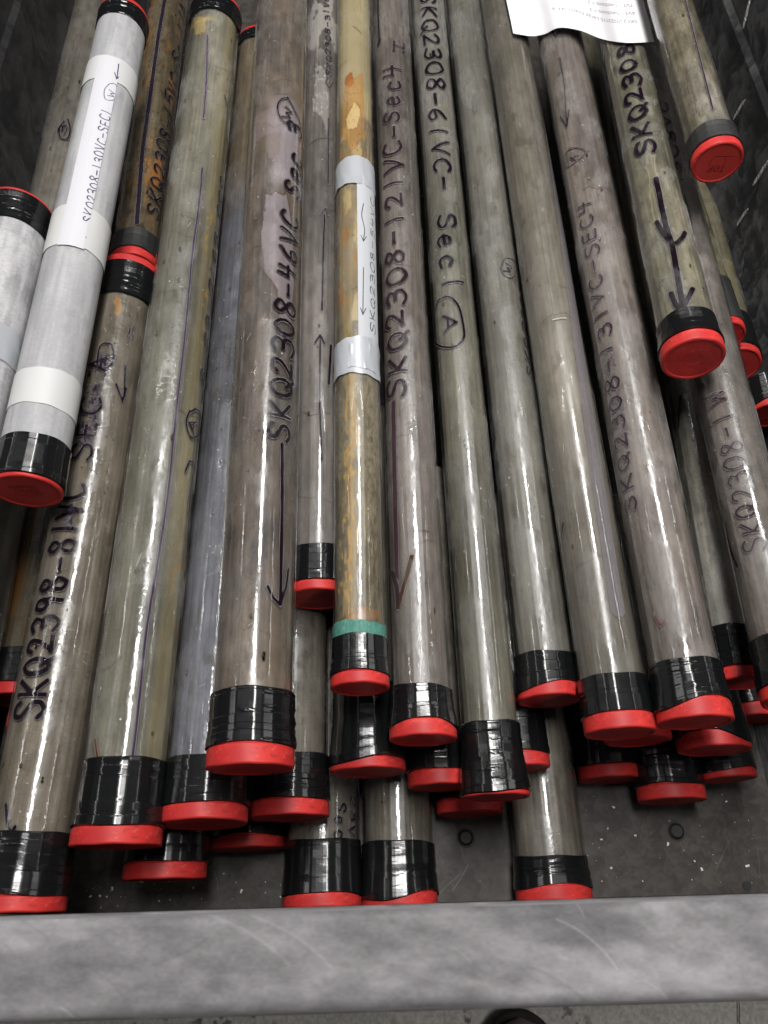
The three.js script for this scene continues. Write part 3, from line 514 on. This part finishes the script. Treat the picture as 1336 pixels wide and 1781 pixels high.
      i.line([[165, 1285], [170, 1320], [174, 1340]], 0.004, '#4a2c18', 0.9);
    } },
  { k: 'G', label: 'blue-grey clear core tube fading to brown, between purple-lined and 46VC tubes', a: [358, 1380], b: [428, 430], Hb: 1.03, lip: 1427, end: -6, D: 0.1, H: 0.992, tape: 0.05, lipLen: 0.024, farCap: true, farTape: 0.03, farLip: 0.01, wave: [0.3, 0.15], fine: true, core: { c1: 0x6e6f76, c2: 0x80735f, grad: [0.98, 1.2], cracks: 5, streak: 1.5 },
    ink: (i) => { } },
  { k: 'V46', label: 'wide grey-brown core tube with long arrow, marked SKQ2308-46VC Sec 3', a: [441, 1200], b: [489, 60], Hb: 0.875, lip: 1326, end: -120, D: 0.0945, H: 0.9, tape: 0.05, lipLen: 0.033, wave: [0, 0.1], fine: true, core: { draw: (x, P) => { blob(x, P, [[462, 338], [500, 334], [514, 420], [508, 560], [488, 566], [482, 500], [458, 470], [452, 400]], 'rgba(122,113,120,0.62)', 'rgba(66,52,42,0.75)', 2, 5); blob(x, P, [[424, 330], [440, 320], [438, 520], [416, 560]], 'rgba(74,60,50,0.55)'); seam(x, P, [[446, 140], [470, 146], [490, 136], [512, 140]], 'rgba(50,42,36,0.7)', 1); seam(x, P, [[440, 218], [462, 212], [476, 220], [500, 212]], 'rgba(50,42,36,0.7)', 1); blob(x, P, [[440, 205], [520, 200], [524, 245], [440, 250]], 'rgba(120,112,118,0.35)'); scatter(x, P, 60, 430, 800, 420, 1180, 40, 'rgba(60,50,42,0.5)', 4, 1.5); }, c1: 0x86796b, c2: 0x736a63, c3: 0x463d36, cracks: 10, mottle: 1.4, fx: (p, a, s, off) => { const k = smooth(0.52, 0.56, fbm(a * 30 + 3, s * 9, 4)); p = mix3(p, [124, 116, 120], smooth(0.86, 0.9, s) * smooth(1.1, 1.06, s) * smooth(-0.012, 0.004, a + 0.01 * (k - 0.5)) * 0.8); return mix3(p, [92, 78, 62], k * 0.3); } },
    ink: (i) => {
      i.text('SKQ2308-46VC Sec 3', [487, 765], [517, 210], 0.032, 0.0064); i.line([[500, 170], [490, 172], [483, 185], [492, 210], [510, 218], [524, 222], [512, 190], [500, 168]], 0.0036, UP, 1, true); i.text('W', [497, 205], [505, 180], 0.014, 0.0034);
      i.line([[491, 772], [491, 880], [488, 1048]], 0.006); i.line([[466, 1020], [474, 1038], [487, 1052], [498, 1020], [502, 990]], 0.005);
     
    } },
  { k: 'S', label: 'short-ended grey core tube with up arrow, left of the yellow tube', a: [553, 930], b: [563, 0], lip: 1024, end: -120, D: 0.082, H: 1.0, tape: 0.055, lipLen: 0.014, wave: [0, 0.1], fine: true, core: { draw: (x, P) => { blob(x, P, [[552, 112], [566, 118], [574, 180], [570, 240], [560, 200], [545, 190], [546, 150]], 'rgba(170,166,161,0.4)', null, 1, 6); scatter(x, P, 60, 560, 110, 556, 200, 14, 'rgba(205,202,198,0.7)', 9, 1.6); seam(x, P, [[536, 252], [548, 243], [560, 239], [580, 242]], 'rgba(40,34,30,0.9)', 1.4); seam(x, P, [[538, 325], [556, 328], [578, 334]], 'rgba(50,42,38,0.7)', 1); seam(x, P, [[525, 716], [540, 722], [575, 718]], 'rgba(50,42,38,0.8)', 1.2); }, c1: 0x857e78, c2: 0x77706a, cracks: 12, c3: 0x5c5650, fx: (p, a, s) => mix3(p, [160, 156, 151], smooth(0.5, 0.6, fbm(a * 60, s * 20 + 9, 4)) * smooth(1.12, 1.2, s) * smooth(1.5, 1.4, s) * 0.7) },
    ink: (i) => {
      i.line([[560, 800], [556, 700], [557, 585]], 0.003, UP, 0.95); i.line([[548, 596], [557, 582], [565, 598]], 0.003, UP, 0.95);
      i.line([[572, 205], [571, 320]], 0.003); i.line([[565, 372], [563, 420], [560, 540]], 0.0032, UP, 0.95); i.line([[558, 372], [566, 362], [570, 374]], 0.003);
      i.text('SKQ2308-31VC', [573, 130], [568, -10], 0.01, 0.002); i.line([[571, 132], [567, 142], [573, 150], [579, 142]], 0.002, UP, 1, true);
      i.line([[576, 600], [572, 668]], 0.005);
    } },
  { k: 'V121', label: 'clear grey core tube with painted arrow, marked SKQ2308-121VC-Sec4', a: [732, 1190], b: [678, 0], lip: 1278, end: -120, D: 0.0775, H: 0.995, tape: 0.036, lipLen: 0.028, capR: 1.1, wave: [-0.1, 0.6], fine: true, core: { draw: (x, P) => { seam(x, P, [[745, 1008], [734, 1020], [738, 1040], [728, 1060], [736, 1080]], 'rgba(56,48,44,0.8)', 1.2); seam(x, P, [[726, 922], [748, 924]], 'rgba(46,40,36,0.8)', 1.4); }, c1: 0x837a72, c2: 0x746c66, cracks: 5, streak: 1.3 },
    ink: (i) => {
      i.text('SKQ2308-121VC-Sec4', [690, 690], [680, 108], 0.033, 0.0068, '#241a1e'); i.text('I', [694, 92], [695, 62], 0.02, 0.005, '#2a1d22'); i.line([[657, -20], [658, 40], [660, 70]], 0.005); i.line([[660, 70], [658, 78]], 0.011, '#1d151b');
      i.line([[684, 700], [686, 820], [690, 1000]], 0.009, '#3b2b30', 0.9); i.line([[682, 996], [690, 1020], [692, 1056]], 0.009, '#33262b', 0.95); i.line([[716, 968], [708, 1000], [694, 1050]], 0.007, '#3c2a1e', 0.85);
     
    } },
  { k: 'V61', label: 'slim olive core tube in bold marker, SKQ2308-61VC-Sec1 with ringed A', a: [850, 1240], b: [742, 0], lip: 1382, end: -120, D: 0.074, H: 1.02, tape: 0.085, lipLen: 0.006, capR: 1.15, wave: [1.2, 0.9], fine: true, core: { draw: (x, P) => { scatter(x, P, 160, 752, 20, 790, 330, 16, 'rgba(190,186,170,0.35)', 5, 1.3); }, c1: 0x7d796a, c2: 0x87837a, c3: 0x5f5a44, grad: [0.9, 1.3], cracks: 3, specks: 80, mottle: 0.7 },
    ink: (i) => {
      i.text('SKQ2308-61VC- Sec1', [744, -12], [787, 515], 0.033, 0.0064); i.line([[764, 520], [755, 545], [755, 585], [765, 602], [790, 603], [806, 590], [804, 555], [795, 528], [780, 516], [762, 522]], 0.005, UP, 1, true); i.text('A', [782, 546], [785, 590], 0.024, 0.005);
    } },
  { k: 'K', label: 'smooth grey core tube with no bold marking, next to the 61VC tube', a: [945, 1130], b: [805, 0], lip: 1208, end: -120, D: 0.079, H: 1.03, tape: 0.036, lipLen: 0.024, capR: 1.08, wave: [0.5, 0.8], fine: true, core: { c1: 0x87847a, c2: 0x7a776e, cracks: 0, specks: 6, mottle: 0.5 },
    ink: (i) => { i.text('SKQ2308-C W', [922, 655], [893, 400], 0.012, 0.0022); i.line([[871, 465], [880, 448], [894, 452], [897, 470], [888, 482], [876, 476], [871, 465]], 0.0018, UP, 1, true); i.text('W', [882, 472], [887, 455], 0.012, 0.0018); i.line([[893, 365], [886, 380], [890, 400]], 0.002, UP, 1, true); } },
  { k: 'L', label: 'olive-grey core tube with faint purple stripe down its side', a: [1062, 1170], b: [942, 430], lip: 1266, end: -120, D: 0.083, H: 0.975, tape: 0.04, lipLen: 0.028, wave: [0, 0.12], fine: true, core: { draw: (x, P) => { scatter(x, P, 26, 920, 160, 945, 400, 8, 'rgba(60,54,44,0.8)', 3, 1.6); }, c1: 0x888274, c2: 0x7d776c, cracks: 4, specks: 60, mottle: 0.7 },
    ink: (i) => { i.line([[922, 60], [945, 200], [975, 380], [1010, 620], [1040, 830], [1075, 1060]], 0.02, '#5a4c60', 0.14); i.line([[980, 908], [976, 940], [972, 980]], 0.003); i.line([[962, 556], [985, 553]], 0.002, '#b0aca4', 0.6); } },
  { k: 'M', label: 'grey core tube with marker lettering ending in SEC4 and ringed A', a: [1189, 1150], b: [973, 64], lip: 1246, end: -120, D: 0.083, H: 0.94, tape: 0.036, lipLen: 0.034, capR: 1.06, wave: [0.3, 0.7], fine: true, core: { c1: 0x877d74, c2: 0x7a726c, cracks: 2, streak: 1.4 },
    ink: (i) => {
      i.text('SKQ2308-131VC-SEC4', [1098, 890], [1014, 345], 0.023, 0.0042, '#2e2327', 0.8); for (let n = 0; n < 40; n++) { const f = rnd(), X = 1084 - 26 * f + rr(-9, 9), Y = 760 - 150 * f; i.stain([[X, Y], [X + rr(-5, 5), Y + rr(-14, 14)]], rr(0.001, 0.005), '#3b2c34', rr(0.1, 0.3)); }
      i.line([[990, 258], [983, 268], [982, 284], [990, 288], [1012, 272], [1018, 262], [1004, 256], [988, 260]], 0.0028, '#2b2024', 1, true); i.text('A', [994, 280], [1002, 262], 0.016, 0.003, '#2b2024');
      i.line([[974, 100], [982, 150], [986, 215]], 0.002, UP, 0.7); i.line([[974, 202], [986, 220], [990, 190]], 0.003); i.line([[958, 50], [966, 64], [974, 52]], 0.004);
      i.line([[1138, 1070], [1148, 1088], [1158, 1080]], 0.003, '#4a2730', 0.9);
    } },
  { k: 'Q', label: 'long grey core tube by the side wall, marked SKQ2308-1W', a: [1277, 767], b: [1196, 430], Hb: 0.925, lip: 1220, end: -60, D: 0.0725, H: 0.905, tape: 0.05, lipLen: 0.022, fine: true, core: { c1: 0x857d76, c2: 0x7a736c, cracks: 5, mottle: 1.3 },
    ink: (i) => { i.text('SKQ2308-1', [1316, 958], [1252, 712], 0.027, 0.0038, '#352a2c', 0.75); i.text('W', [1246, 704], [1238, 672], 0.026, 0.003, '#2e2225'); i.line([[1218, 760], [1262, 930], [1282, 985]], 0.006, '#1a1216'); i.line([[1190, 340], [1203, 385], [1198, 420]], 0.002); i.text('308VC', [1180, 300], [1152, 170], 0.014, 0.003); } },
  { k: 'P', label: 'olive tan core tube with bold double down arrow and clean red cap', a: [1190, 555], b: [1083, 80], Hb: 0.875, lip: 599, end: -120, D: 0.0745, H: 0.83, tape: 0.036, lipLen: 0.022, capR: 1.1, fine: true, wave: [0, 0.05], core: { draw: (x, P) => { blob(x, P, [[1122, 270], [1138, 262], [1146, 330], [1148, 400], [1136, 380], [1128, 320]], 'rgba(104,100,80,0.5)', 'rgba(170,160,128,0.6)', 1.2, 4); scatter(x, P, 120, 1080, 120, 1160, 540, 26, 'rgba(70,68,50,0.5)', 5, 1.8); blob(x, P, [[1060, 150], [1075, 140], [1110, 300], [1096, 320]], 'rgba(96,94,80,0.45)', null, 1, 5); }, c1: 0x8c8772, c2: 0x767365, c3: 0x57553f, cracks: 5, specks: 50, mottle: 1.5 },
    ink: (i) => {
      i.text('SKQ2308', [1122, 268], [1086, 70], 0.028, 0.0072); i.line([[1141, 310], [1156, 385], [1170, 430], [1188, 535]], 0.0086); i.line([[1142, 386], [1156, 410], [1172, 424], [1186, 414], [1192, 404]], 0.0078, UP, 1, true); i.line([[1167, 510], [1175, 530], [1186, 540], [1194, 525], [1205, 502]], 0.0078);
    } },
  { k: 'O', label: 'mottled grey tube against scraped side wall, red cap marked TOP', a: [1209, 150], b: [1165, 0], lip: 250, end: -260, D: 0.068, H: 0.78, tape: 0.036, lipLen: 0.014, capR: 1.06, matteTape: true, wave: [0, 0], fine: true, core: { draw: (x, P) => { scatter(x, P, 160, 1160, 10, 1235, 200, 26, 'rgba(52,48,38,0.55)', 8, 1.8); scatter(x, P, 90, 1160, 10, 1235, 200, 26, 'rgba(150,146,134,0.4)', 10, 2.2); }, c1: 0x77705c, c2: 0x8b867a, c3: 0x4d4839, cracks: 8, mottle: 2, blotch: 0.5 },
    face: fc((x) => { write(x, 'TOP', 44, 44, 46, 5, -1, '#4a0d10'); x.strokeStyle = '#4a0d10'; x.lineWidth = 4; x.beginPath(); x.moveTo(-30, -48); x.lineTo(86, -44); x.stroke(); }),
    ink: (i) => { i.line([[1192, 0], [1212, 80], [1240, 190]], 0.003, '#2a2228', 0.9); } },
);
T.forEach(buildTube);
const waterMat = new THREE.MeshPhysicalMaterial({ color: 0xffffff, transmission: 1, thickness: 0.003, roughness: 0.02, ior: 1.33 });
const dropG = new THREE.SphereGeometry(1, 8, 6);
for (const [k, list] of [['E', [[215, 540, 160, 860, 26, 150], [120, 900, 80, 1150, 24, 40]]], ['F', [[300, 430, 240, 780, 30, 26], [262, 965, 232, 1020, 10, 26], [355, 140, 300, 640, 26, 20]]], ['D', [[232, 330, 268, 60, 14, 40]]], ['V46', [[418, 540, 410, 900, 20, 40], [470, 60, 450, 200, 20, 10]]], ['M', [[1010, 200, 1040, 420, 18, 14]]], ['V61', [[806, 760, 812, 780, 3, 3]]], ['G', [[395, 560, 375, 900, 14, 20]]]]) {
  const t = tubes.find((q) => q.k === k), gs = [];
  for (const [x0, y0, x1, y1, dx, n] of list) for (let i = 0; i < n; i++) {
    const f = rnd(), [a, s] = onTube(t, x0 + (x1 - x0) * f + rr(-dx, dx), y0 + (y1 - y0) * f), th = a / t.R, r = 0.0005 + 0.0013 * Math.pow(rnd(), 3);
    const g = dropG.clone(); g.scale(r, r * 0.55, r * rr(0.9, 1.5)); g.translate(0, t.R + r * 0.1, 0); g.rotateZ(-th); g.translate(0, 0, -s); gs.push(g);
  }
  const d = mesh('water_droplets', mergeGeometries(gs), waterMat, t.group); d.userData.kind = 'stuff';
}
// ---- the tubes carrying tape bands and labels
buildTube({ k: 'Y', label: 'thin ochre core tube with two silver tape bands and green lower end', a: [625, 1080], b: [615, 0], lip: 1187, end: -120, D: 0.068, H: 0.948, tape: 0.046, lipLen: 0.016, capR: 1.08, wave: [0, 0.15], fine: true, core: { draw: (x, P) => { blob(x, P, [[600, 132], [612, 124], [616, 140], [606, 152], [598, 146]], 'rgba(126,64,22,0.8)', null, 1, 3); blob(x, P, [[598, 150], [632, 128], [636, 240], [612, 262], [592, 230]], 'rgba(150,104,50,0.55)', 'rgba(120,72,28,0.4)', 1, 5); blob(x, P, [[618, 176], [628, 190], [622, 222], [604, 226], [600, 206]], 'rgba(182,160,112,0.75)', 'rgba(90,60,28,0.5)', 1.2, 4); scatter(x, P, 50, 610, 140, 612, 266, 22, 'rgba(80,50,24,0.6)', 8, 1.8); scatter(x, P, 260, 652, 700, 664, 1060, 12, 'rgba(58,50,40,0.75)', 7, 1.2); scatter(x, P, 120, 590, 700, 590, 1060, 10, 'rgba(70,60,44,0.6)', 6, 1.2); scatter(x, P, 60, 610, 690, 598, 1040, 10, 'rgba(150,116,60,0.8)', 18, 5); scatter(x, P, 50, 636, 660, 640, 1000, 16, 'rgba(176,164,140,0.5)', 8, 1.4); seam(x, P, [[614, 44], [622, 50], [630, 58]], 'rgba(52,46,34,0.9)', 1.6); blob(x, P, [[600, 1062], [640, 1056], [664, 1064], [664, 1076], [600, 1078]], 'rgba(134,92,52,0.5)'); }, c1: 0x8a8068, c2: 0x7b735e, c3: 0x4b4232, cracks: 6, specks: 60, mottle: 1.3, fx: yellowFx },
  extra: (t, g) => {
    const S = (y) => onTube(t, 617, y)[1], H = Math.PI;
    band(t, g, 'silver_tape', S(318), S(272), -H, H, 0.0009, ductTape, 0.002); band(t, g, 'silver_tape', S(648), S(585), -H, H, 0.0009, ductTape, 0.002);
    band(t, g, 'silver_tape_patch', S(640), S(596), -0.35, 0.9, 0.0016, ductTape, 0.002);
    paperStrip(t, g, 'silver_label_strip', S(612), S(300), 0.004, 0.044, '#a4a6aa', (i) => { i.line([[632, 355], [629, 375], [634, 400], [632, 418]], 0.0013, '#1a1a1e', 1, true); i.line([[628, 410], [632, 420], [637, 412]], 0.0013); i.line([[632, 466], [631, 545]], 0.0013, '#1a1a1e'); i.line([[627, 536], [631, 548], [636, 537]], 0.0013); i.text('SKQ2308-54VC', [648, 580], [647, 340], 0.01, 0.0013, '#1a1a1e'); });
    const green = new THREE.MeshPhysicalMaterial({ map: ctex(pixels(128, 64, (i, j) => { const n = fbm(i / 6, j / 6, 3), q = fbm(i / 2, j / 2, 2); return mix3(mix3([70, 128, 112], [48, 96, 86], n), [120, 150, 140], smooth(0.62, 0.75, q) * 0.5); })[0], true, [12, 12]), roughness: 0.7 });
    band(t, g, 'green_foam_plug', S(1106), S(1078), -2.6, 2.6, 0.0006, green, 0.002);
  } });
buildTube({ k: 'A', name: 'core_tube', label: 'dull grey tube with white tape bands and paper label SKQ2308-130VC-SEC1', a: [60, 790], b: [213, 50], lip: 826, end: -4, D: 0.086, H: 0.865, tape: 0.06, lipLen: 0.005, farCap: true, farTape: 0.04, farLip: 0.012, capR: 1.03, wave: [0, 0], pipe: dullPipe([142, 142, 144], [164, 164, 165]),
  face: fc((x) => { for (const [s, y, z] of [['130VC', -10, 26], ['SEC1', 22, 26], ['SKQ2308', -44, 22]]) write(x, s, 52, y, z, 3, -1, '#5a0d12'); }),
  extra: (t, g) => {
    const S = (x, y) => onTube(t, x, y)[1], H = Math.PI;
    band(t, g, 'white_tape', S(80, 703), S(97, 642), -H, H, 0.0008, whiteTape); band(t, g, 'white_tape', S(143, 432), S(155, 362), -H, H, 0.0013, whiteTape); band(t, g, 'white_tape', S(196, 140), S(203, 100), -H, H, 0.0013, whiteTape, 0.0016);
    paperStrip(t, g, 'paper_label', S(141, 434), S(203, 102), -0.006, 0.03, '#b7b7bb', (i) => {
      i.text('SKQ2308-130VC-SEC1', [153, 388], [186, 190], 0.0145, 0.0017, '#3a3350'); i.line([[190, 148], [182, 158], [184, 175], [196, 176], [203, 164], [200, 148], [190, 148]], 0.0013, '#3a3350', 1, true); i.text('W', [192, 170], [195, 155], 0.01, 0.0014, '#3a3350');
      i.line([[156, 396], [153, 422]], 0.0017, '#3a3350'); i.line([[149, 414], [152, 425], [158, 417]], 0.0017, '#3a3350'); i.line([[206, 113], [203, 136]], 0.0018, '#3a3350'); i.line([[199, 128], [202, 139], [209, 133]], 0.0018, '#3a3350');
    }, 0.0022);
  } });
buildTube({ k: 'B', name: 'core_tube', label: 'scratched silver-grey tube running out under the dull grey tube', a: [-18, 570], b: [33, 370], lip: 1000, end: 326, D: 0.1, H: 0.86, tape: 0.05, lipLen: 0.02, farCap: true, farTape: 0.055, farLip: 0.006, capR: 1.04, pipe: dullPipe([128, 128, 130], [176, 175, 176]),
  extra: (t, g) => { const S = (y) => onTube(t, 0, y)[1]; band(t, g, 'silver_tape', S(625), S(560), -Math.PI, Math.PI, 0.0009, ductTape, 0.001); } });

// ---------------------------------------------------------------- the packing list lying on the tubes
{
  const g = thing('paper_sheet', 'white printed sheet lying over the tubes at the far end of the bin', 'paper');
  const [c, x] = canvas(1024, 1024, '#d9d8db'); x.save(); x.translate(1024, 1024); x.rotate(Math.PI); x.fillStyle = '#4e4e56'; x.font = '50px sans-serif'; x.textBaseline = 'top';
  ['SKQ202311S Large Diam VCs', '4VC Sections = 3', '7VC Sections = 2', '8VC Sections = 3', '10VC Sections = 3', '12VC Sections = 2', '13VC Sections = 3'].forEach((s, k) => x.fillText(s, 90, 190 + k * 86)); x.restore();
  const nx = 48, ny = 24, pos = [], uv = [], idx = [];
  const edge = new THREE.CatmullRomCurve3([[893, 58, 0.925], [925, 63, 0.928], [946, 60, 0.915], [972, 49, 0.888], [1003, 52, 0.882], [1050, 69, 0.858], [1092, 75, 0.828], [1138, 73, 0.845]].map((q) => atDepth(...q)), false, 'centripetal');
  const dl = atDepth(880, 0, 0.925).sub(atDepth(893, 58, 0.925)).normalize(), dr = atDepth(1118, 0, 0.845).sub(atDepth(1138, 73, 0.845)).normalize();
  for (let j = 0; j <= ny; j++) for (let i = 0; i <= nx; i++) {
    const u = i / nx, v = j / ny, p = edge.getPointAt(u).addScaledVector(dl.clone().lerp(dr, u), v * 0.28);
    p.y += 0.0015 * fbm(u * 4, v * 3, 2) + 0.004 * v;
    pos.push(p.x, p.y, p.z); uv.push(u, v);
  }
  for (let j = 0; j < ny; j++) for (let i = 0; i < nx; i++) { const a = j * (nx + 1) + i, d = a + nx + 1; idx.push(a, a + 1, d, a + 1, d + 1, d); }
  const ge = new THREE.BufferGeometry(); ge.setAttribute('position', new THREE.Float32BufferAttribute(pos, 3)); ge.setAttribute('uv', new THREE.Float32BufferAttribute(uv, 2)); ge.setIndex(idx); ge.computeVertexNormals();
  const mid = edge.getPointAt(0.5); ge.translate(-mid.x, -mid.y, -mid.z); g.position.copy(mid);
  mesh('sheet', ge, new THREE.MeshPhysicalMaterial({ map: ctex(c), roughness: 0.8, side: THREE.DoubleSide }), g);
}
// ---------------------------------------------------------------- the toe of a shoe on the concrete
{
  const g = thing('shoe', 'brown-grey rounded shoe toe on concrete beside the bin', 'shoe');
  const p = atDepth(905, 1752, EYE - 0.05); g.position.set(p.x, 0, p.z + 0.014);
  const rows = [], L = 0.27;
  const geo = new THREE.BufferGeometry(), pos = [], idx = [], n = 40, m = 28;
  for (let j = 0; j <= m; j++) for (let i = 0; i <= n; i++) {
    const v = j / m, a = i / n * Math.PI, w = 0.05 * Math.sqrt(clamp(1 - Math.pow(1 - clamp(v / 0.3), 2))) * (1 - 0.18 * Math.sin(v * Math.PI)) + 0.0005;
    const h = (0.058 + 0.05 * smooth(0.3, 0.75, v)) * Math.sqrt(clamp(1 - Math.pow(1 - clamp(v / 0.22), 2))) + 0.0005;
    pos.push(-Math.cos(a) * w, 0.022 + Math.pow(Math.sin(a), 0.8) * h, v * L); if (j && i) { const c = j * (n + 1) + i; idx.push(c - n - 2, c - 1, c - n - 1, c - n - 1, c - 1, c); }
  }
  geo.setAttribute('position', new THREE.Float32BufferAttribute(pos, 3)); geo.setIndex(idx); geo.computeVertexNormals();
  mesh('upper', geo, new THREE.MeshStandardMaterial({ color: 0x9a8b85, roughness: 0.75, side: THREE.DoubleSide }), g);
  const sh = new THREE.Shape(); for (let k = 0; k <= 40; k++) { const t = k / 40 * Math.PI; const X = -Math.cos(t) * 0.054, Z = -Math.sin(t) * 0.06 + 0.055; k ? sh.lineTo(X, Z) : sh.moveTo(X, Z); } sh.lineTo(0.046, L + 0.005); sh.lineTo(-0.046, L + 0.005);
  const sg = new THREE.ExtrudeGeometry(sh, { depth: 0.018, bevelEnabled: true, bevelSize: 0.003, bevelThickness: 0.003, bevelSegments: 3 }); sg.rotateX(Math.PI / 2); sg.translate(0, 0.021, 0);
  mesh('sole', sg, new THREE.MeshStandardMaterial({ color: 0x2e2a28, roughness: 0.85 }), g);
  const arc = new THREE.TorusGeometry(0.03, 0.0016, 6, 30, Math.PI); arc.rotateX(-Math.PI / 2 + 0.15); arc.translate(0, 0.077, 0.075);
  mesh('toe_seam', arc, new THREE.MeshStandardMaterial({ color: 0xb09a94, roughness: 0.8 }), g);
}

scene.traverse((o) => { if (o.isMesh) { o.castShadow = true; o.receiveShadow = true; } });
renderer.render(scene, camera);
